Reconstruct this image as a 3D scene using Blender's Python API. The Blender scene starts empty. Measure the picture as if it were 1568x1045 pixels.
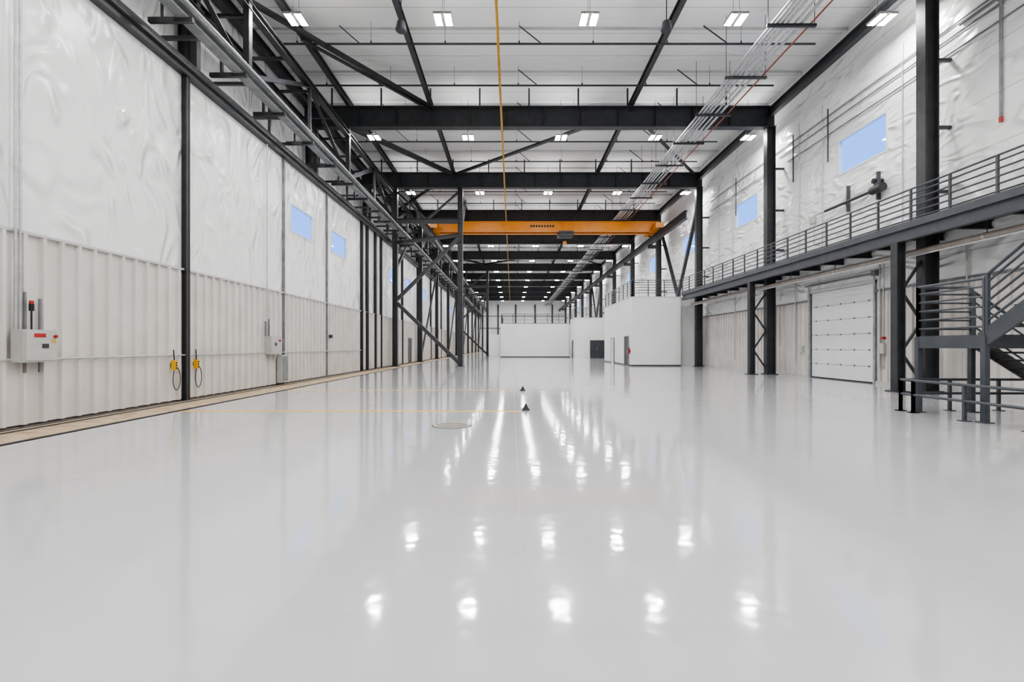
import bpy, math, random
from mathutils import Vector, Matrix
random.seed(4)
S = bpy.context.scene
D = bpy.data

# ------------------------------------------------------------------ materials
def mat(name, col, rough=0.5, metal=0.0, spec=0.5, coat=0.0):
    m = D.materials.new(name); m.use_nodes = True
    b = m.node_tree.nodes['Principled BSDF']
    b.inputs['Base Color'].default_value = (*col, 1)
    b.inputs['Roughness'].default_value = rough
    b.inputs['Metallic'].default_value = metal
    b.inputs['Specular IOR Level'].default_value = spec
    b.inputs['Coat Weight'].default_value = coat
    return m
def N(m, t, **kw):
    n = m.node_tree.nodes.new(t)
    for k, v in kw.items():
        if k in n.inputs: n.inputs[k].default_value = v
        else: setattr(n, k, v)
    return n
def L(m, a, b): m.node_tree.links.new(a, b)
def bsdf(m): return m.node_tree.nodes['Principled BSDF']
def coords(m, scale=(1, 1, 1)):
    tc = N(m, 'ShaderNodeTexCoord'); mp = N(m, 'ShaderNodeMapping')
    mp.inputs['Scale'].default_value = scale
    L(m, tc.outputs['Object'], mp.inputs['Vector'])
    return mp.outputs['Vector']
def mottled(m, scale, c1, c2, detail=1):
    n = N(m, 'ShaderNodeTexNoise', Scale=scale, Detail=detail)
    L(m, coords(m), n.inputs['Vector'])
    r = N(m, 'ShaderNodeValToRGB')
    r.color_ramp.elements[0].position = .3; r.color_ramp.elements[1].position = .7
    r.color_ramp.elements[0].color = (*c1, 1); r.color_ramp.elements[1].color = (*c2, 1)
    L(m, n.outputs['Fac'], r.inputs['Fac']); L(m, r.outputs['Color'], bsdf(m).inputs['Base Color'])
    return m

STEEL = mottled(mat('dark_painted_steel', (.04, .042, .046), .45), 3, (.036, .038, .042), (.048, .051, .056))
STEELG = mottled(mat('grey_painted_steel', (.08, .09, .105), .42), 3, (.06, .067, .078), (.075, .083, .095))
STEELL = mottled(mat('light_grey_steel', (.2, .21, .22), .4), 3, (.16, .17, .175), (.24, .25, .255))
GALV = mottled(mat('galvanised_conduit', (.5, .51, .52), .35, .5), 6, (.45, .46, .47), (.6, .61, .62))
BLACK = mottled(mat('black_rubber', (.012, .012, .013), .6), 5, (.012, .012, .013), (.02, .02, .022))
ORANGE = mottled(mat('crane_orange_paint', (.75, .3, .02), .4), 2, (.62, .2, .003), (.7, .24, .005))
YELLOW = mottled(mat('yellow_paint', (.75, .5, .04), .5), 4, (.7, .38, .002), (.78, .44, .005))
GASY = mottled(mat('gas_pipe_yellow', (.6, .33, .03), .5), 4, (.42, .21, .01), (.52, .28, .02))
RED = mottled(mat('red_paint', (.5, .03, .02), .4), 4, (.35, .02, .02), (.45, .03, .03))
BOXG = mottled(mat('grey_enclosure', (.5, .5, .48), .4), 4, (.44, .44, .42), (.5, .5, .48))
TAN = mottled(mat('pipe_jacket', (.45, .4, .36), .5), 4, (.34, .29, .26), (.42, .37, .33))
DOORW = mottled(mat('white_door_paint', (.8, .8, .8), .4), 1, (.76, .76, .765), (.8, .8, .805))
DRYW = mottled(mat('white_drywall', (.82, .82, .82), .6), .6, (.76, .76, .765), (.8, .8, .8))
CONC = mottled(mat('bare_concrete', (.5, .44, .36), .8), 4, (.34, .25, .16), (.56, .44, .31), 5)
DARKDOOR = mottled(mat('charcoal_door', (.04, .045, .055), .4), 2, (.035, .04, .05), (.05, .055, .065))
REDPIPE = mottled(mat('red_oxide_pipe', (.3, .07, .04), .5), 3, (.24, .06, .04), (.3, .08, .05))
WINF = mottled(mat('white_window_frame', (.75, .76, .78), .4), 3, (.72, .73, .75), (.8, .8, .82))
JOINT = mottled(mat('joint_sealant', (.4, .4, .4), .5), 3, (.40, .40, .41), (.46, .46, .47))
METAL = mottled(mat('ribbed_metal_panel', (.7, .68, .65), .38), 1.2, (.62, .59, .56), (.7, .67, .64))
PURLW = mottled(mat('white_purlin', (.7, .7, .7), .4), 1.2, (.52, .52, .52), (.6, .6, .6))

def insulation(name, seam_h=None, seam_v=None, base=(.88, .88, .875), sc=(1, .6, 1), dist=.16, strength=.8, scale=1.0):
    m = mat(name, base, .24)
    v = coords(m)
    n1 = N(m, 'ShaderNodeTexNoise', Scale=scale, Detail=3, Distortion=1.8)
    n1.noise_type = 'RIDGED_MULTIFRACTAL'
    L(m, coords(m, sc), n1.inputs['Vector'])
    bmp = N(m, 'ShaderNodeBump', Strength=strength, Distance=dist)
    L(m, n1.outputs['Fac'], bmp.inputs['Height']); L(m, bmp.outputs['Normal'], bsdf(m).inputs['Normal'])
    sep = N(m, 'ShaderNodeSeparateXYZ'); L(m, v, sep.inputs[0])
    fac = None
    for ax, per, w in ([('Z', seam_h, .018)] if seam_h else []) + ([('Y', seam_v, .03)] if seam_v else []):
        pm = N(m, 'ShaderNodeMath', operation='PINGPONG'); pm.inputs[1].default_value = per / 2
        L(m, sep.outputs[ax], pm.inputs[0])
        lt = N(m, 'ShaderNodeMath', operation='LESS_THAN'); lt.inputs[1].default_value = w
        L(m, pm.outputs[0], lt.inputs[0]); fac = lt.outputs[0]
    if fac is not None:
        mix = N(m, 'ShaderNodeMix', data_type='RGBA')
        mix.inputs[6].default_value = (*base, 1); mix.inputs[7].default_value = (base[0] * .7, base[1] * .7, base[2] * .7, 1)
        L(m, fac, mix.inputs[0]); L(m, mix.outputs[2], bsdf(m).inputs['Base Color'])
    return m
INS = insulation('vinyl_insulation', None, None, sc=(1, 1.2, .7), dist=.17, strength=1, scale=.9)
INSR = insulation('vinyl_insulation_banded', 1.5, None, sc=(1, .55, 1.3), dist=.17, strength=1, scale=1.0)
CEIL = insulation('roof_insulation', None, 1.625, (.86, .86, .855), sc=(.4, 1, 1), dist=.06, strength=.7)

def floor_mat():
    m = mat('glossy_grey_epoxy', (.58, .58, .585), .08, 0, .55)
    mottled(m, .5, (.50, .505, .515), (.53, .535, .545), 3)
    b = bsdf(m)
    n = N(m, 'ShaderNodeTexNoise', Scale=2.0, Detail=2); L(m, coords(m), n.inputs['Vector'])
    mr = N(m, 'ShaderNodeMapRange'); mr.inputs[3].default_value = .04; mr.inputs[4].default_value = .12
    L(m, n.outputs['Fac'], mr.inputs[0]); L(m, mr.outputs[0], b.inputs['Roughness'])
    n2 = N(m, 'ShaderNodeTexNoise', Scale=5.0, Detail=1); L(m, coords(m), n2.inputs['Vector'])
    bm = N(m, 'ShaderNodeBump', Strength=.2, Distance=.01)
    L(m, n2.outputs['Fac'], bm.inputs['Height']); L(m, bm.outputs['Normal'], b.inputs['Normal'])
    return m
FLOOR = floor_mat()

def emis(name, col, st):
    m = D.materials.new(name); m.use_nodes = True
    b = m.node_tree.nodes['Principled BSDF']
    b.inputs['Base Color'].default_value = (.8, .8, .8, 1)
    b.inputs['Emission Color'].default_value = (*col, 1)
    b.inputs['Emission Strength'].default_value = st
    return m
LED = emis('led_panel', (1, .985, .965), 120)
UPFILL = emis('added_ceiling_fill', (1, .985, .965), 18)  # added glow on top of the fixtures, brightens the ceiling
def glass():
    m = D.materials.new('window_glass'); m.use_nodes = True
    nt = m.node_tree; nt.nodes.clear()
    o = nt.nodes.new('ShaderNodeOutputMaterial'); mx = nt.nodes.new('ShaderNodeMixShader')
    t = nt.nodes.new('ShaderNodeBsdfTransparent'); g = nt.nodes.new('ShaderNodeBsdfGlossy')
    g.inputs['Roughness'].default_value = .03; mx.inputs[0].default_value = .03
    nt.links.new(t.outputs[0], mx.inputs[1]); nt.links.new(g.outputs[0], mx.inputs[2]); nt.links.new(mx.outputs[0], o.inputs[0])
    return m
GLASS = glass()

# ------------------------------------------------------------------ mesh builder
class B:
    def __init__(s, name): s.name = name; s.v = []; s.f = []; s.mi = []; s.mats = []; s.sm = []
    def _m(s, m):
        if m not in s.mats: s.mats.append(m)
        return s.mats.index(m)
    def add(s, vs, fs, m, smooth=False):
        o = len(s.v); s.v += [tuple(v) for v in vs]; i = s._m(m)
        for f in fs: s.f.append([o + k for k in f]); s.mi.append(i); s.sm.append(smooth)
    def box(s, x0, x1, y0, y1, z0, z1, m):
        x0, x1 = sorted((x0, x1)); y0, y1 = sorted((y0, y1)); z0, z1 = sorted((z0, z1))
        vs = [(x0,y0,z0),(x1,y0,z0),(x1,y1,z0),(x0,y1,z0),(x0,y0,z1),(x1,y0,z1),(x1,y1,z1),(x0,y1,z1)]
        s.add(vs, [(0,3,2,1),(4,5,6,7),(0,1,5,4),(1,2,6,5),(2,3,7,6),(3,0,4,7)], m); return s
    def frame(s, a, b, up=None):
        a = Vector(a); b = Vector(b); d = (b - a).normalized()
        u = Vector(up) if up else (Vector((0, 0, 1)) if abs(d.z) < .95 else Vector((0, 1, 0)))
        x = d.cross(u).normalized(); y = x.cross(d).normalized()
        return a, b, x, y
    def bar(s, a, b, w, h, m, up=None, ox=0, oy=0):
        a, b, x, y = s.frame(a, b, up)
        vs = []
        for p in (a, b):
            for i, j in ((-1,-1),(1,-1),(1,1),(-1,1)):
                vs.append(p + x * (ox + i * w / 2) + y * (oy + j * h / 2))
        s.add(vs, [(0,3,2,1)[::-1],(4,5,6,7)[::-1],(0,1,5,4)[::-1],(1,2,6,5)[::-1],(2,3,7,6)[::-1],(3,0,4,7)[::-1]], m); return s
    def ibeam(s, a, b, w, h, m, t=.03, up=None):
        s.bar(a, b, w, t, m, up, 0, h/2 - t/2); s.bar(a, b, w, t, m, up, 0, -h/2 + t/2); s.bar(a, b, t * .7, h - 2*t, m, up); return s
    def angle(s, a, b, w, m, up=None):
        t = .02
        s.bar(a, b, w, t, m, up, 0, -w/2); s.bar(a, b, t, w, m, up, -w/2, 0); return s
    def tube(s, a, b, r, m, n=8):
        a, b, x, y = s.frame(a, b)
        vs = []
        for p in (a, b):
            for k in range(n):
                t = 2 * math.pi * k / n; vs.append(p + x * (r * math.cos(t)) + y * (r * math.sin(t)))
        fs = [(k, (k+1) % n, n + (k+1) % n, n + k) for k in range(n)]
        s.add(vs, fs, m, True); s.add(vs[:n], [tuple(range(n))], m); s.add(vs[n:], [tuple(range(n))], m); return s
    def path(s, pts, r, m, n=8):
        for p, q in zip(pts[:-1], pts[1:]): s.tube(p, q, r, m, n)
        return s
    def cone(s, c, r0, r1, h, m, n=20):
        x, y, z = c; vs = []
        for r, zz in ((r0, z), (r1, z + h)):
            for k in range(n):
                t = 2 * math.pi * k / n; vs.append((x + r*math.cos(t), y + r*math.sin(t), zz))
        s.add(vs, [(k, (k+1) % n, n + (k+1) % n, n + k) for k in range(n)], m, True)
        s.add(vs[:n], [tuple(range(n))], m); s.add(vs[n:], [tuple(range(n))], m); return s
    def done(s):
        me = D.meshes.new(s.name); me.from_pydata(s.v, [], s.f)
        for m in s.mats: me.materials.append(m)
        me.polygons.foreach_set('material_index', s.mi); me.polygons.foreach_set('use_smooth', s.sm)
        me.update()
        o = D.objects.new(s.name, me); S.collection.objects.link(o); return o
def copy(o, loc):
    c = D.objects.new(o.name.split('.')[0], o.data); c.location = loc; S.collection.objects.link(c); return c

# ------------------------------------------------------------------ constants (metres)
D0, BAY, NB = 15.9, 9.75, 12
fr = lambda n: D0 + BAY * n
XR, XL, XO, ZC = 14.35, -9.1, -11.0, 15.1
Y0, Y1 = -13.35, fr(NB)
YA, YB = Y0 + .02, Y1 - .02

# floor
b = B('floor'); b.box(-7.62, XR, Y0, Y1, -.2, 0, FLOOR); b.box(XO, -7.74, Y0, Y1, -.2, -.004, CONC)
b.box(-7.74, -7.62, Y0, Y1, -.2, -.02, BLACK)
b.done()
b = B('floor_track')
b.box(-8.72, -8.66, YA, YB, -.004, .012, STEEL); b.box(-8.95, -8.92, YA, YB, -.004, .012, STEEL)
b.box(-7.76, -7.66, YA, YB, -.02, .006, BLACK); b.done()
b = B('floor_control_joint'); b.box(.062, .070, 2.6, 60, 0, .0006, JOINT); b.done()
for yy in (11.05, 16.4):
    b = B('yellow_floor_line'); b.box(-7.6, .2, yy, yy + .15, 0, .0015, YELLOW); b.done()
# ceiling
b = B('ceiling'); b.box(XO, XR + .15, Y0, Y1, ZC, ZC + .2, CEIL); b.done()

# walls with openings (x-constant)
def wall_x(name, x0, x1, y0, y1, z0, z1, holes, m):
    b = B(name)
    ys = sorted({y0, y1, *[h[0] for h in holes], *[h[1] for h in holes]}); zs = sorted({z0, z1, *[h[2] for h in holes], *[h[3] for h in holes]})
    ys = [y for y in ys if y0 <= y <= y1]; zs = [z for z in zs if z0 <= z <= z1]
    for i in range(len(ys)-1):
        for j in range(len(zs)-1):
            yc = (ys[i]+ys[i+1])/2; zc = (zs[j]+zs[j+1])/2
            if any(h[0] < yc < h[1] and h[2] < zc < h[3] for h in holes): continue
            b.box(x0, x1, ys[i], ys[i+1], zs[j], zs[j+1], m)
    return b.done()
def ribs(b, x, dirn, y0, y1, z0, z1, m, pitch=.38, depth=.075):
    prof = []; y = y0
    while y < y1 - 1e-6:
        for dy, dx in ((0, 0), (pitch*.66, 0), (pitch*.70, depth), (pitch*.88, depth), (pitch*.92, 0)):
            if y + dy <= y1: prof.append((x + dirn*dx, y + dy))
        y += pitch
    prof.append((x, y1))
    n = len(prof)
    vs = [(p[0], p[1], z0) for p in prof] + [(p[0], p[1], z1) for p in prof]
    b.add(vs, [(k, k+1, n+k+1, n+k) for k in range(n-1)], m)
# right wall
RW = [(fr(n)+2.65, fr(n)+5.45, 8.95, 10.5) for n in range(0, NB-1)]
RD = (19.2, 23.3, -.1, 4.0)
wall_x('wall_right', XR, XR+.15, Y0, Y1, 0, ZC, RW + [RD], INSR)
b = B('ribbed_siding')
for a, c in ((YA, RD[0]-.12), (RD[1]+.12, YB)):
    ribs(b, XR-.01, -1, a, c, .12, 3.65, METAL)
    b.box(XR-.09, XR-.002, a, c, 3.62, 3.7, STEELL); b.box(XR-.09, XR-.002, a, c, 0, .12, PURLW)
b.done()
# left wall
LW = [(19.9, 22.2, 6.2, 7.4), (24.4, 26.7, 6.2, 7.4), (35.9, 38.2, 6.2, 7.4), (41.3, 43.6, 6.2, 7.4), (49, 51.4, 6.2, 7.4), (58, 60.4, 6.2, 7.4), (70, 72.4, 6.2, 7.4), (84, 86.4, 6.2, 7.4)]
wall_x('wall_left', XL-.12, XL, Y0, Y1, 0, 8.95, LW, INS)
b = B('ribbed_siding')
ribs(b, XL+.01, 1, YA, YB, .04, 3.6, METAL)
b.box(XL, XL+.09, YA, YB, 3.58, 3.63, PURLW); b.box(XL, XL+.012, YA, YB, -.004, .04, STEEL)
b.tube((XL+.11, YA, 1.25), (XL+.11, 29, 1.25), .022, GALV)
b.done()
b = B('wall_header'); b.box(XO-.12, XO, Y0, Y1, 8.8, ZC, INS); b.box(XO, XL-.12, Y0, Y1, 8.8, 8.95, INS); b.done()
b = B('wall_front'); b.box(XO, XR, Y0-.15, Y0, 0, ZC, INSR); b.done()
b = B('wall_back'); b.box(XO, XR, Y1, Y1+.15, 0, ZC, DRYW); b.done()

# windows
wn = 0
def window(x, s, h):
    global wn; wn += 1
    b = B('window_%d' % wn); y0, y1, z0, z1 = h; t = .06
    xi = x - .03*s; xo = x + .12*s
    for (a, c, e, f) in ((y0, y1, z0, z0+t), (y0, y1, z1-t, z1), (y0, y0+t, z0+t, z1-t), (y1-t, y1, z0+t, z1-t)):
        b.box(xi, xo, a, c, e, f, WINF)
    b.box(x+.07*s, x+.08*s, y0+t, y1-t, z0+t, z1-t, GLASS)
    b.done()
for h in RW: window(XR, 1, h)
for h in LW: window(XL, -1, h)

# roll-up sectional door
b = B('door_1')
zs = [0.0, .67, 1.33, 2.0, 2.66, 3.33, 4.0]
b.box(XR+.1, XR+.14, RD[0], RD[1], -.1, 4.0, DOORW)
for i in range(6):
    b.box(XR+.03, XR+.1, RD[0], RD[1], zs[i]+.008, zs[i+1]-.008, DOORW)
    for k in range(5):
        yy = RD[0] + .35 + k*(RD[1]-RD[0]-.7)/4
        if i: b.box(XR+.005, XR+.03, yy-.03, yy+.03, zs[i]-.03, zs[i]+.04, STEELL)
b.box(XR+.02, XR+.1, RD[0], RD[1], 0, .05, BLACK)
b.box(XR-.06, XR+.1, RD[0]-.1, RD[0], 0, 4.1, STEELL); b.box(XR-.06, XR+.1, RD[1], RD[1]+.1, 0, 4.1, STEELL)
b.box(XR-.06, XR+.1, RD[0]-.1, RD[1]+.1, 4.0, 4.12, PURLW)
b.tube((XR-.15, RD[0]-.2, 4.35), (XR-.15, RD[1]+.2, 4.35), .04, STEELL); b.box(XR-.25, XR-.01, RD[0]-.3, RD[0]-.1, 4.25, 4.45, STEELL)
b.box(XR-.12, XR-.06, RD[0]-.09, RD[0]-.03, 0, 4.3, GALV); b.box(XR-.12, XR-.06, RD[1]+.03, RD[1]+.09, 0, 4.3, GALV)
b.done()

# ------------------------------------------------------------------ structural steel
ZB0, ZB1 = 13.0, 14.1
for n in range(-2, NB):
    y = fr(n)
    b = B('roof_beam')
    b.ibeam((XO+.05, y, (ZB0+ZB1)/2), (13.85, y, (ZB0+ZB1)/2), .42, ZB1-ZB0, STEEL, .05)
    x = -10
    while x < 13.6:
        b.box(x-.012, x+.012, y-.19, y+.19, ZB0+.05, ZB1-.05, STEEL); x += 1.95
    x = -9.5
    while x < 13.6:
        b.box(x-.04, x+.04, y-.04, y+.04, ZB1, ZC-.002, STEEL); x += 2.6
    b.done()
    b = B('steel_column')
    b.ibeam((13.6, y, 0), (13.6, y, ZB0), .36, .46, STEEL, .04, up=(1, 0, 0))
    b.box(13.3, 13.9, y-.3, y+.3, 0, .04, STEEL)
    for zz in (6.5, 8.6, 10.8): b.box(13.8, XR-.001, y-.05, y+.05, zz, zz+.1, STEEL)
    b.done()
    b = B('header_post')
    b.ibeam((-10.7, y, 8.95), (-10.7, y, ZB0), .3, .3, STEEL, .03, up=(1, 0, 0)); b.done()
for n in range(-2, NB):
    for k in range(3):
        y = fr(n) + 1.2 + 3.25*k
        if y > Y1 - 2: continue
        b = B('sprinkler_pipe')
        b.tube((-9.7, y, 14.16), (12.7, y, 14.16), .045, STEEL)
        x = -9
        while x < 12.6:
            b.tube((x, y, 14.2), (x, y, ZC-.001), .01, STEELL, 5)
            b.tube((x, y, 14.18), (x, y, 14.28), .035, STEEL, 6); x += 3.1
        for x in (-6.4, 1.2, 9.0):
            b.bar((x, y, 14.2), (x-.9, y+.2, ZC-.05), .04, .04, STEEL)
        b.done()
for k in range(int((Y1-Y0)/3.25)):
    y = Y0 + 1.6 + 3.25*k
    b = B('roof_purlin'); b.box(XO+.02, XR-.02, y-.03, y+.03, ZC-.09, ZC-.001, PURLW); b.done()
def longbeam(name, x, z, w, h, m=STEEL, y0=YA, y1=YB):
    b = B(name); b.ibeam((x, y0, z), (x, y1, z), w, h, m, .03); return b.done()
longbeam('roof_girder', -4.3, 14.3, .2, .3); longbeam('roof_girder', 6.3, 14.3, .2, .3); longbeam('roof_girder', -8.6, 14.3, .2, .3)
longbeam('eave_beam', 13.55, 13.75, .25, .45); longbeam('eave_beam', -10.75, 14.3, .3, .5)
def brace(pts_list, w=.16, name='roof_bracing'):
    b = B(name)
    for a, c in pts_list: b.angle(a, c, w, STEEL)
    b.done()
zb = 14.12
brace([((-4.3, fr(1), zb), (-10.6, fr(0)+.4, zb)), ((-8.6, fr(0)+4, zb), (-4.3, fr(1), zb-.1))])
for n in (1, 5, 9):
    brace([((-4.3, fr(n+1), zb-.1), (6.3, fr(n), zb-.1)), ((6.3, fr(n), zb-.1), (13.4, fr(n+1), zb-.1)), ((-4.3, fr(n+1), zb-.1), (-10.6, fr(n), zb-.1))], .24)
for n in (2, 3, 4):
    brace([((-4.3, fr(n), zb), (-10.6, fr(n+1), zb))])
for n in (2, 6):
    brace([((13.75, fr(n), 12.6), (13.75, fr(n)+BAY/2, 5.6)), ((13.75, fr(n+1), 12.6), (13.75, fr(n)+BAY/2, 5.6))], .22, 'column_bracing')

# door header truss (left)
b = B('header_truss')
zt, zl = 12.65, 10.35
for x in (-8.65, -10.35):
    b.ibeam((x, YA, zl), (x, Y1-.1, zl), .26, .26, STEEL, .03)
    b.ibeam((x, YA, zt), (x, Y1-.1, zt), .26, .26, STEEL, .03)
    for n in range(-3, NB):
        for h in (0, .5):
            y = fr(n) + h*BAY
            if Y0 < y < Y1:
                b.bar((x, y, zl), (x, y, ZB0 if not h else zt), .2 if not h else .12, .2 if not h else .12, STEEL)
            if x < -9: continue
            yb = y + BAY/2
            if y < Y0 or yb > Y1: continue
            if h: b.angle((x, y, zt), (x, yb, zl), .16, STEEL)
            else: b.angle((x, y, zl), (x, yb, zt), .16, STEEL)
y = Y0 + .5
while y < Y1 - 1:
    b.bar((-8.65, y, zl), (-10.35, y, zl), .1, .1, STEEL); b.bar((-8.65, y, zt), (-10.35, y, zt), .1, .1, STEEL)
    y += BAY/4
b.done()
b = B('hangar_head_rail')
b.box(XL-.12, XL+.2, YA, YB, 8.95, 9.18, STEEL); b.box(XL+.2, XL+.3, YA, YB, 9.1, 9.18, STEEL)
b.box(XL-.05, XL+.1, YA, YB, 9.18, 9.45, STEELL)
b.done()
b = B('crane_service_rail')
b.ibeam((-8.15, YA, 9.75), (-8.15, Y1-.1, 9.75), .3, .26, STEELL, .03); b.tube((-7.95, YA, 9.94), (-7.95, YB, 9.94), .04, GALV)
y = Y0 + 1
while y < Y1 - 1:
    b.bar((-9.0, y, 9.58), (-7.9, y, 9.58), .1, .12, STEEL); b.bar((-8.65, y, 9.6), (-8.65, y, 10.3), .08, .08, STEEL); y += 2.44
b.done()
for n in (2, 6):
    y = fr(n); b = B('braced_tower')
    for x in (-8.5, -3.76):
        b.ibeam((x, y, 0), (x, y, ZB0), .36, .36, STEEL, .04, up=(1, 0, 0)); b.box(x-.3, x+.3, y-.3, y+.3, 0, .04, STEEL)
    b.ibeam((-8.5, y, 10.6), (-3.76, y, 10.6), .25, .35, STEEL)
    b.ibeam((-8.5, y, 9.0), (-3.76, y, 9.6), .2, .25, STEEL)
    b.bar((-8.35, y, 4.6), (-3.85, y, .25), .22, .26, STEEL)
    b.bar((-8.35, y, 4.9), (-3.85, y, 9.4), .22, .24, STEEL)
    b.bar((-8.35, y, 12.7), (-6.2, y, 10.7), .14, .14, STEEL); b.bar((-3.9, y, 12.7), (-6.2, y, 10.7), .14, .14, STEEL)
    b.bar((-8.5, y, 7.0), (-8.5, y+BAY*.5, 10.3), .18, .18, STEEL)
    b.bar((-3.76, y, 9.0), (-3.76, y+3.5, 12.9), .16, .16, STEEL)
    b.done()
for n in (3, 4, 5, 7, 8, 9, 10, 11):
    b = B('hangar_line_column'); b.ibeam((-8.5, fr(n), 0), (-8.5, fr(n), ZB0), .34, .34, STEEL, .04, up=(1, 0, 0))
    b.box(-8.8, -8.2, fr(n)-.3, fr(n)+.3, 0, .04, STEEL)
    if n % 2: b.bar((-8.5, fr(n), .2), (-8.5, fr(n)+BAY-.3, 9.5), .16, .16, STEEL)
    b.done()
for y, w in ((13.45, .16), (29.2, .22), (30.3, .3), (32.1, .3), (33.5, .22), (40, .3), (46.5, .3), (54, .3), (62, .3)):
    b = B('hangar_jamb_post'); b.box(XL+.002, XL+.14, y-w/2, y+w/2, -.004, 8.95, BLACK)
    b.box(XL+.14, XL+.17, y-w/2-.03, y-w/2+.02, 0, 8.9, STEEL); b.done()
for y in (19.25, 23.75):
    b = B('trim_panel_joint'); b.box(XL+.002, XL+.1, y-.04, y+.04, 0, 8.9, STEELL); b.done()

# ------------------------------------------------------------------ crane
cy = 43.2
b = B('overhead_crane')
xa, xb = -7.0, 12.85
c0, c1 = 11.6, 12.36
for yy in (cy-.5, cy+.5):
    b.box(xa, xb, yy-.18, yy+.18, c0, c1, ORANGE)
    b.box(xa, xb, yy-.24, yy+.24, c1, c1+.05, ORANGE); b.box(xa, xb, yy-.24, yy+.24, c0-.05, c0, ORANGE)
    for i in range(8): b.box(xa+1+i*2.6, xa+1.03+i*2.6, yy-.22, yy+.22, c0, c1, ORANGE)
for x in (xa, xb-.5): b.box(x-.1, x+.6, cy-1.8, cy+1.8, 11.6, 12.05, ORANGE)
for x in (xa+.2, xb-.2):
    for yy in (cy-1.5, cy+1.5): b.tube((x-.08, yy, 11.7), (x+.08, yy, 11.7), .2, STEEL, 14)
for i in range(9): b.box(1.6+i*.24, 1.76+i*.24, cy-.695, cy-.68, 11.9, 12.08, BLACK)
b.box(4.1, 5.4, cy-.9, cy+.9, 11.25, 11.54, STEEL); b.tube((4.1, cy-.75, 11.2), (5.3, cy-.75, 11.2), .25, STEEL, 14)
b.tube((4.7, cy, 11.3), (4.7, cy, 10.6), .02, STEEL, 6); b.box(4.55, 4.85, cy-.1, cy+.1, 10.55, 10.8, ORANGE)
b.done()
b = B('crane_runway_beam'); b.ibeam((-7.0, fr(2)+.3, 11.15), (-7.0, Y1-.2, 11.15), .3, .6, STEEL)
b.box(-7.04, -6.96, fr(2)+.3, Y1-.2, 11.45, 11.5, STEEL)
for n in range(3, NB): b.bar((-7.0, fr(n), 11.45), (-7.0, fr(n), ZB0), .16, .16, STEEL)
b.done()
b = B('crane_runway_beam'); b.ibeam((12.8, fr(2)+.3, 11.15), (12.8, Y1-.2, 11.15), .3, .6, STEEL)
b.box(12.76, 12.84, fr(2)+.3, Y1-.2, 11.45, 11.5, REDPIPE)
for n in range(3, NB): b.box(12.6, 13.4, fr(n)-.12, fr(n)+.12, 10.55, 10.86, STEEL)
b.done()

# ------------------------------------------------------------------ services
b = B('gas_pipe'); b.tube((-.52, YA, 12.8), (-.52, YB, 12.8), .05, GASY, 10)
for n in range(-2, NB): b.bar((-.52, fr(n), 12.82), (-.52, fr(n), ZB0), .12, .03, STEEL)
b.done()
b = B('conduit_rack')
for i, x in enumerate((8.95, 9.12, 9.29, 9.46, 9.72, 9.95)): b.tube((x, YA, 12.62), (x, YB, 12.62), .045 + .012*(i % 2), GALV)
b.tube((10.3, YA, 12.62), (10.3, YB, 12.62), .03, REDPIPE)
y = Y0 + .8
while y < Y1 - 1:
    b.box(8.75, 10.45, y-.05, y+.05, 12.48, 12.57, STEEL)
    for x in (8.8, 10.4): b.tube((x, y, 12.5), (x, y, ZC-.001), .012, STEEL, 5)
    y += BAY/3
b.done()
for x in (-3.95, 5.5):
    b = B('ceiling_speaker'); b.cone((x, 17.3, 12.75), .2, .14, .3, STEELG); b.cone((x, 17.3, 12.7), .16, .2, .05, STEEL)
    b.tube((x, 17.3, 13.05), (x, 17.3, ZC-.001), .02, STEEL); b.done()

# lights
ZLT = 13.05
def fixture():
    b = B('high_bay_light')
    b.box(-.32, .32, -.34, .34, .03, .08, BOXG)
    for sx in (-1, 1):
        x0, x1 = sorted((sx*.07, sx*.29))
        b.box(x0-.01, x1+.01, -.33, .33, .004, .03, BOXG)
        b.add([(x0, -.31, 0), (x0, .31, 0), (x1, .31, 0), (x1, -.31, 0)], [(0, 1, 2, 3)], LED)
        b.add([(x0, -.31, .083), (x1, -.31, .083), (x1, .31, .083), (x0, .31, .083)], [(0, 1, 2, 3)], UPFILL)  # added upward-facing fill quad, not a fixture part
    b.box(-.05, .05, -.2, .2, .08, .16, BOXG)
    for sx in (-1, 1): b.tube((0, sx*.3, .08), (0, sx*.05, ZC-ZLT-.001), .008, STEEL, 5)
    return b.done()
f0 = fixture(); first = True
for n in range(-3, NB):
    for k, x in enumerate((-7.64, -2.43, 2.72, 7.93, 13.1)):
        y = fr(n) + 1.3
        if y < Y0 + .2: y = Y0 + .6
        if first: f0.location = (x, y, ZLT); first = False
        else: copy(f0, (x, y, ZLT))

# ------------------------------------------------------------------ mezzanine
def railing(b, pts, m, z0, h=1.1, n=5, sp=1.4, pr=.034, rr=.025):
    P = [Vector((p[0], p[1], p[2] if len(p) > 2 else z0)) for p in pts]
    up = Vector((0, 0, 1))
    for a, c in zip(P[:-1], P[1:]):
        b.tube(a + up*h, c + up*h, pr*.9, m)
        for i in range(n): b.tube(a + up*(h*(i+.8)/(n+.6)), c + up*(h*(i+.8)/(n+.6)), rr, m, 6)
        ln = (c-a).length; k = max(1, round(ln/sp))
        for i in range(k+1):
            q = a.lerp(c, i/k); b.bar(q - up*.12, q + up*h, pr*1.7, pr*1.7, m)
MX, MZ = 12.63, 5.35
b = B('mezzanine')
b.box(MX, XR-.002, 3, 35.96, MZ-.08, MZ, STEELG)
b.ibeam((MX, 3, MZ-.28), (MX, 35.96, MZ-.28), .2, .4, STEELG, .03)
b.box(MX-.11, MX-.1, 3, 35.96, MZ-.12, MZ+.1, STEELG)
y = 3.2
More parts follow.
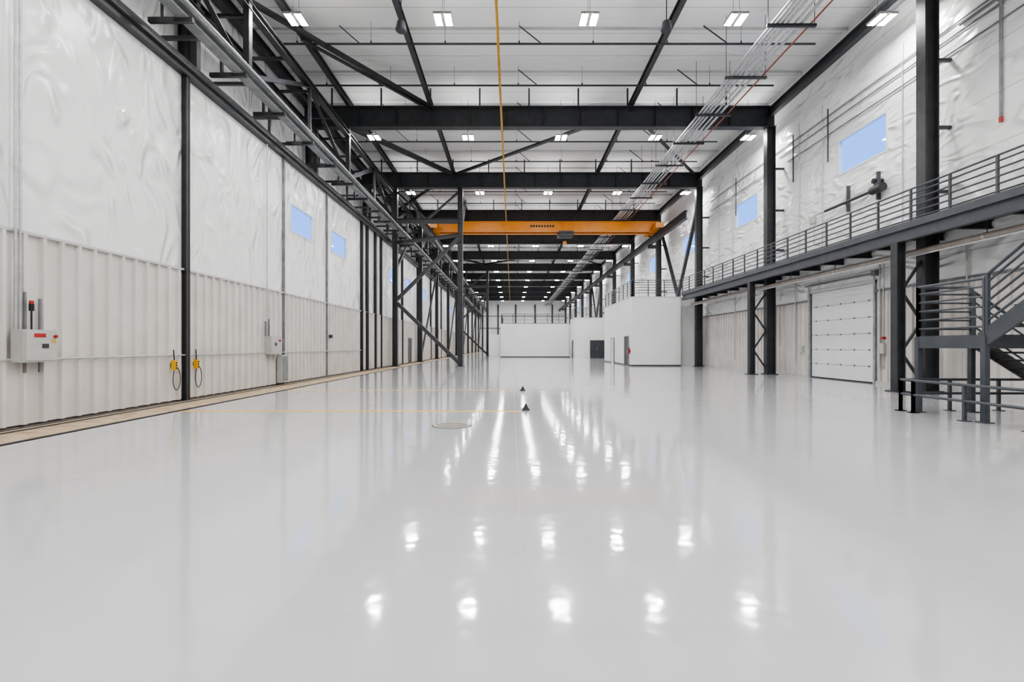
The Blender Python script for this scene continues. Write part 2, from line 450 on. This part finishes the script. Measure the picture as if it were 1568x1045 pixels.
while y < 35.8:
    b.ibeam((MX, y, MZ-.22), (XR-.003, y, MZ-.22), .12, .25, STEEL, .02); y += 1.62
b.done()
b = B('mezzanine_railing'); railing(b, [(MX-.04, 3), (MX-.04, 35.9)], STEELG, MZ); b.done()
for n in (-1, 0, 1):
    y = fr(n); b = B('mezzanine_column')
    b.ibeam((MX, y, 0), (MX, y, MZ-.48), .28, .28, STEEL, .03, up=(1, 0, 0)); b.box(MX-.25, MX+.25, y-.25, y+.25, 0, .03, STEEL)
    z = .3; s = 0
    while z < 4.2:
        xs = (MX+.1, 13.4) if s else (13.4, MX+.1)
        b.bar((xs[0], y, z), (xs[1], y, z+1.0), .07, .07, STEEL); z += 1.0; s = 1-s
    b.done()
b = B('insulated_pipe'); b.tube((13.3, 3, 4.6), (13.3, 35.9, 4.6), .085, TAN, 12)
y = 4
while y < 35: b.tube((13.3, y, 4.68), (13.3, y, MZ-.09), .012, STEEL, 5); b.tube((13.3, y, 4.6), (13.3, y+.1, 4.6), .1, GALV, 12); y += 3.2
b.done()
b = B('water_pipe'); b.tube((13.0, 3, 4.42), (13.0, 35.9, 4.42), .03, GALV, 8); b.done()

# ------------------------------------------------------------------ office boxes
b = B('office_block')
OX, OY0, OY1, OZ = 8.85, 36, 46.5, 5.1
b.box(OX, 12.5, OY0, OY1, 0, OZ, DRYW); b.box(12.5, XR-.11, OY0+.9, OY1, 0, OZ, DRYW)
b.box(OX-.02, 12.52, OY0-.02, OY1+.02, OZ, OZ+.06, PURLW); b.box(12.52, XR-.11, OY0+.8, OY1, OZ, OZ+.06, PURLW)
b.box(OX-.015, 12.515, OY0-.015, OY0, 0, .1, STEELG); b.box(OX-.015, OX, OY0, OY1, 0, .1, STEELG)
b.done()
b = B('office_roof_railing'); railing(b, [(12.5, OY0+.08), (OX+.08, OY0+.08), (OX+.08, OY1-.1)], STEELG, OZ+.18); b.done()
b = B('office_block'); b.box(7.65, XR-.11, 59, 63.8, 0, 4.9, DRYW); b.box(7.62, XR-.11, 58.97, 63.8, 4.9, 4.96, PURLW); b.done()
b = B('office_roof_railing'); railing(b, [(XR-.3, 59.1), (7.75, 59.1), (7.75, 63.7)], STEELG, 5.08); b.done()
b = B('office_block'); b.box(-1.5, XR-.11, 64, 76, 0, 4.45, DRYW); b.box(-3.0, -1.5, 64.5, 70, 0, 3.0, DRYW); b.box(-1.53, XR-.11, 63.97, 76, 4.45, 4.51, STEELG)
b.box(-1.5, 7.6, 63.98, 64, 0, .12, STEELG); b.done()
b = B('office_roof_railing'); railing(b, [(7.7, 64.1), (-1.4, 64.1), (-1.4, 75.9)], STEELG, 4.63); b.done()
def door_x(n, x, y0, y1, h, m, s=-1):
    b = B('door_%d' % n); b.box(x, x+.05*s, y0, y1, 0, h, m)
    b.box(x, x+.08*s, y0-.06, y0, 0, h+.06, STEELL); b.box(x, x+.08*s, y1, y1+.06, 0, h+.06, STEELL); b.box(x, x+.08*s, y0, y1, h, h+.06, STEELL)
    b.tube((x+.05*s, y0+.1, 1.05), (x+.11*s, y0+.1, 1.05), .02, GALV); b.tube((x+.11*s, y0+.1, 1.05), (x+.11*s, y0+.24, 1.05), .015, GALV); b.done()
def door_y(n, y, x0, x1, h, m):
    b = B('door_%d' % n); xm = (x0+x1)/2
    b.box(x0, xm-.01, y-.05, y, 0, h, m); b.box(xm+.01, x1, y-.05, y, 0, h, m)
    b.box(x0-.06, x0, y-.08, y, 0, h+.06, STEELL); b.box(x1, x1+.06, y-.08, y, 0, h+.06, STEELL); b.box(x0, x1, y-.08, y, h, h+.06, STEELL)
    b.tube((xm-.1, y-.1, 1.0), (xm-.1, y-.1, 1.3), .015, GALV); b.done()
door_x(2, OX-.016, 36.8, 37.9, 2.2, DARKDOOR); door_x(3, OX-.016, 42.0, 43, 2.15, DOORW)
door_y(4, 59, 9.5, 11.3, 2.15, DARKDOOR); door_x(5, 7.65, 60.6, 61.6, 2.15, DARKDOOR)
door_x(6, XL+.09, 42.2, 43.2, 2.15, DARKDOOR, 1); door_x(7, XL+.09, 47.6, 48.6, 2.15, DARKDOOR, 1)
b = B('fire_extinguisher'); b.tube((OX-.1, 36.35, .9), (OX-.1, 36.35, 1.3), .07, RED, 12); b.tube((OX-.1, 36.35, 1.3), (OX-.1, 36.35, 1.4), .03, BLACK)
b.box(OX-.05, OX-.001, 36.3, 36.4, 1.0, 1.2, STEEL); b.done()

# ------------------------------------------------------------------ stair
b = B('steel_staircase')
LX0, LX1, LY0, LY1, LZ = 9.2, 10.4, 9.45, 11.0, 1.72
b.box(LX0, LX1, LY0, LY1, LZ-.04, LZ, STEELG)
for x in (LX0, LX1): b.bar((x, LY0, LZ-.14), (x, LY1, LZ-.14), .07, .26, STEELG)
for y in (LY0, LY1): b.bar((LX0-.03, y, LZ-.14), (LX1+.03, y, LZ-.14), .07, .26, STEELG)
for x, y in ((LX0, LY0), (LX0, LY1), (LX1, LY1), (LX1, LY0)):
    b.bar((x, y, 0), (x, y, LZ-.02), .1, .1, STEELG); b.box(x-.1, x+.1, y-.1, y+.1, 0, .02, STEELG)
n = 20; rise = (MZ-LZ)/n; run = .265
for i in range(1, n):
    b.box(LX0+.04, LX1-.04, LY0-i*run, LY0-(i-1)*run+.02, LZ+i*rise-.04, LZ+i*rise, STEELG)
ye = LY0 - n*run
for x in (LX0, LX1): b.bar((x, LY0+.05, LZ-.1), (x, ye, MZ-.1), .05, .3, STEELG)
b.box(LX0, MX-.12, ye-1.2, ye, MZ-.06, MZ, STEELG)
for x, y in ((LX0, ye), (LX0, ye-1.2)): b.bar((x, y, 0), (x, y, MZ), .12, .12, STEELG)
n2 = 10; r2 = LZ/n2
for i in range(1, n2):
    b.box(LX1+(i-1)*.24-.02, LX1+i*.24, LY0+.1, LY1-.1, LZ-i*r2-.04, LZ-i*r2, STEEL)
for y in (LY0+.08, LY1-.08): b.bar((LX1, y, LZ-.12), (LX1+.24*n2, y, 0.1), .05, .28, STEEL, up=(0, 0, 1))
railing(b, [(LX0, LY0, LZ), (LX0, LY1, LZ), (LX1, LY1, LZ)], STEELG, LZ, 1.1, 5, 1.6, .035, .022)
railing(b, [(LX0, LY0-.05, LZ+.12), (LX0, ye, MZ+.1)], STEELG, 0, 1.05, 5, 1.3, .035, .022)
railing(b, [(LX1, LY0-.05, LZ+.12), (LX1, ye, MZ+.1)], STEELG, 0, 1.05, 5, 1.3, .035, .022)
railing(b, [(LX1, LY1-.05, LZ), (LX1+.24*n2, LY1-.05, .1)], STEELG, 0, 1.0, 3, 1.3, .035, .02)
railing(b, [(LX0, ye, MZ), (LX0, ye-1.2, MZ), (MX-.2, ye-1.2, MZ)], STEELG, 0, 1.1, 5, 1.4, .035, .022)
b.done()
b = B('guard_rail')
pts = [(9.0, 7.2), (9.0, 10.9), (9.0, 11.25), (12.4, 11.25)]
for (a, c) in zip(pts[:-1], pts[1:]):
    for z in (.72, .4): b.tube((*a, z), (*c, z), .03, STEELG)
    ln = math.dist(a, c); k = max(1, round(ln/1.24))
    for i in range(k+1):
        x = a[0]+(c[0]-a[0])*i/k; y = a[1]+(c[1]-a[1])*i/k
        b.bar((x, y, 0), (x, y, .73), .055, .055, STEELG); b.box(x-.08, x+.08, y-.08, y+.08, 0, .015, STEELG)
b.done()

# ------------------------------------------------------------------ floor items
b = B('manhole_cover'); b.cone((-1.13, 9.15, 0), .38, .37, .008, STEELG, 40); b.cone((-1.13, 9.15, .008), .345, .345, .004, BOXG, 40)
b.cone((-1.13, 9.15, .012), .30, .30, .003, STEELL, 40)
for i in range(-3, 4):
    w = math.sqrt(.28**2 - (i*.08)**2); b.box(-1.13-w, -1.13+w, 9.15+i*.08-.018, 9.15+i*.08+.018, .015, .021, TAN)
b.done()
for x, y in ((.32, 11.3), (.36, 16.2)):
    b = B('floor_anchor_cap'); b.cone((x, y, 0), .1, .1, .02, STEELG); b.cone((x, y, .02), .09, .05, .06, BLACK); b.cone((x, y, .08), .045, .02, .07, BLACK); b.done()

# ------------------------------------------------------------------ left wall equipment
b = B('hangar_control_panel')
b.box(XL+.1, XL+.33, 8.72, 9.36, 1.2, 1.8, BOXG); b.box(XL+.33, XL+.35, 8.75, 9.33, 1.23, 1.77, BOXG)
b.box(XL+.35, XL+.355, 8.9, 9.12, 1.66, 1.73, RED)
b.tube((XL+.34, 9.3, 1.68), (XL+.39, 9.3, 1.68), .03, RED); b.box(XL+.35, XL+.365, 9.24, 9.31, 1.57, 1.62, YELLOW)
b.box(XL+.35, XL+.365, 9.05, 9.17, 1.46, 1.54, STEEL)
b.box(XL+.086, XL+.12, 8.95, 8.99, 1.0, 2.5, STEELL); b.box(XL+.086, XL+.12, 9.24, 9.28, 1.0, 2.4, STEELL)
b.tube((XL+.18, 9.02, 2.15), (XL+.18, 9.02, 2.28), .04, BLACK); b.tube((XL+.18, 9.02, 2.28), (XL+.18, 9.02, 2.34), .035, RED); b.tube((XL+.18, 9.02, 1.8), (XL+.18, 9.02, 2.16), .015, BLACK)
for y in (8.78, 8.86): b.tube((XL+.13, y, 1.8), (XL+.13, y, 8.9), .022, GALV)
b.done()
b = B('hangar_control_panel')
b.box(XL+.1, XL+.33, 17.7, 18.5, 1.2, 1.85, BOXG); b.box(XL+.33, XL+.34, 17.75, 18.45, 1.25, 1.8, BOXG)
b.tube((XL+.34, 18.3, 1.7), (XL+.39, 18.3, 1.7), .04, RED); b.box(XL+.34, XL+.35, 17.95, 18.1, 1.5, 1.62, STEEL)
b.box(XL+.1, XL+.3, 18.6, 19.1, 0.1, 1.15, BOXG); b.box(XL+.3, XL+.31, 18.63, 19.07, .15, 1.1, STEELL)
b.tube((XL+.13, 17.8, 1.85), (XL+.13, 17.8, 8.9), .025, GALV); b.box(XL+.09, XL+.13, 17.95, 18.0, 1.85, 2.5, STEELL); b.box(XL+.09, XL+.13, 17.7, 17.74, 1.85, 2.4, STEELL)
b.done()
for y in (12.85, 13.75):
    b = B('pendant_controller')
    b.box(XL+.12, XL+.22, y-.05, y+.05, .86, 1.12, YELLOW)
    for z in (.91, .98, 1.05): b.tube((XL+.22, y, z), (XL+.24, y, z), .02, BLACK)
    b.tube((XL+.17, y, 1.12), (XL+.15, y, 1.4), .015, BLACK); b.box(XL+.086, XL+.12, y-.03, y+.03, .93, 1.05, STEEL)
    pts = [(XL+.15, y + .14*math.sin(t)+.12, .62 + .3*math.cos(t)) for t in [i*math.pi/8 for i in range(17)]]
    b.path(pts, .011, BLACK, 6); b.done()
b = B('latch_handle'); b.box(XL+.09, XL+.14, 23.9, 24.3, 1.9, 2.05, BLACK); b.box(XL+.14, XL+.17, 24.0, 24.1, 1.93, 2.02, STEEL); b.done()
# ------------------------------------------------------------------ right wall equipment
b = B('electrical_conduit')
for z, y0, y1 in ((11.9, 13.5, 35), (11.55, 13.5, 26), (11.05, 13, 25.2), (11.2, 27, 35)):
    b.tube((XR-.05, y0, z), (XR-.05, y1, z), .026, STEELL, 6)
for y in (17.8, 22.4, 24.2, 27.0, 31.5, 33.6): b.tube((XR-.05, y, MZ), (XR-.05, y, 12.6), .022, GALV, 6)
for y in (16.9, 21.9, 24.6, 26.9, 30.9):
    b.box(XR-.12, XR-.077, y, y+.05, 9.8, 12.2, STEEL)
b.done()
b = B('electrical_conduit'); b.path([(XR-.06, 14.2, 11.6), (XR-.06, 14.2, 8.2)], .04, STEELL); b.path([(XR-.06, 14.2, 11.6), (XR-.06, 14.35, 11.75), (XR-.06, 15.5, 11.75)], .04, STEELL)
b.tube((XR-.06, 14.2, 8.05), (XR-.06, 14.2, 8.2), .05, RED); b.done()
b = B('electrical_conduit')
for y in (15.2, 18.6, 18.8, 24.4, 29, 31): b.tube((XR-.12, y, .6), (XR-.12, y, 4.7), .03, GALV, 6)
b.box(XR-.22, XR-.09, 18.5, 18.75, 1.2, 1.6, BOXG); b.box(XR-.2, XR-.09, 18.52, 18.62, 1.75, 1.85, RED); b.box(XR-.2, XR-.09, 23.7, 23.9, 1.2, 1.5, BOXG); b.done()
b = B('motorised_valve')
b.tube((XR-.3, 18.6, 7.55), (XR-.3, 21.8, 7.55), .06, STEEL, 10); b.tube((XR-.3, 18.4, 7.55), (XR-.3, 18.95, 7.55), .17, STEEL, 14)
b.tube((XR-.3, 18.7, 7.6), (XR-.3, 18.7, 7.95), .12, STEELG, 12); b.tube((XR-.46, 18.7, 7.85), (XR-.1, 18.7, 7.85), .1, BLACK, 12)
for y in (18.9, 20.6): b.box(XR-.15, XR-.001, y, y+.06, 7.2, 8.3, STEELG); b.box(XR-.3, XR-.15, y, y+.06, 7.5, 7.6, STEELG)
b.path([(XR-.3, 21.8, 7.55), (XR-.3, 22.6, 7.55), (XR-.3, 22.6, 6.2), (XR-.05, 22.6, 6.2)], .035, GALV)
b.box(XR-.16, XR-.01, 22.9, 23.2, 7.3, 7.6, BOXG)
b.done()

b = B('far_end_framing')
for x in (-8, -3.8, 1, 6.3, 11): b.box(x-.2, x+.2, Y1-.3, Y1-.002, 0, 12.8, STEEL)
for z in (6.2, 9.5): b.box(-8.9, XR-.1, Y1-.15, Y1-.003, z, z+.25, STEELL)
b.done()

# ------------------------------------------------------------------ world, camera
w = D.worlds.new('sky'); S.world = w; w.use_nodes = True
bg = w.node_tree.nodes['Background']; bg.inputs[0].default_value = (.17, .38, 1.0, 1); bg.inputs[1].default_value = .8
cam = D.cameras.new('camera'); co = D.objects.new('camera', cam); S.collection.objects.link(co); S.camera = co
cam.sensor_width = 36; cam.lens = 36*744/1568; cam.shift_y = 7.5/1568; cam.clip_end = 500
co.location = (0, 0, 1.5); co.rotation_euler = (math.pi/2, 0, 0)
S.view_settings.view_transform = 'AgX'
S.view_settings.look = 'AgX - Medium High Contrast'
S.view_settings.exposure = 1.45
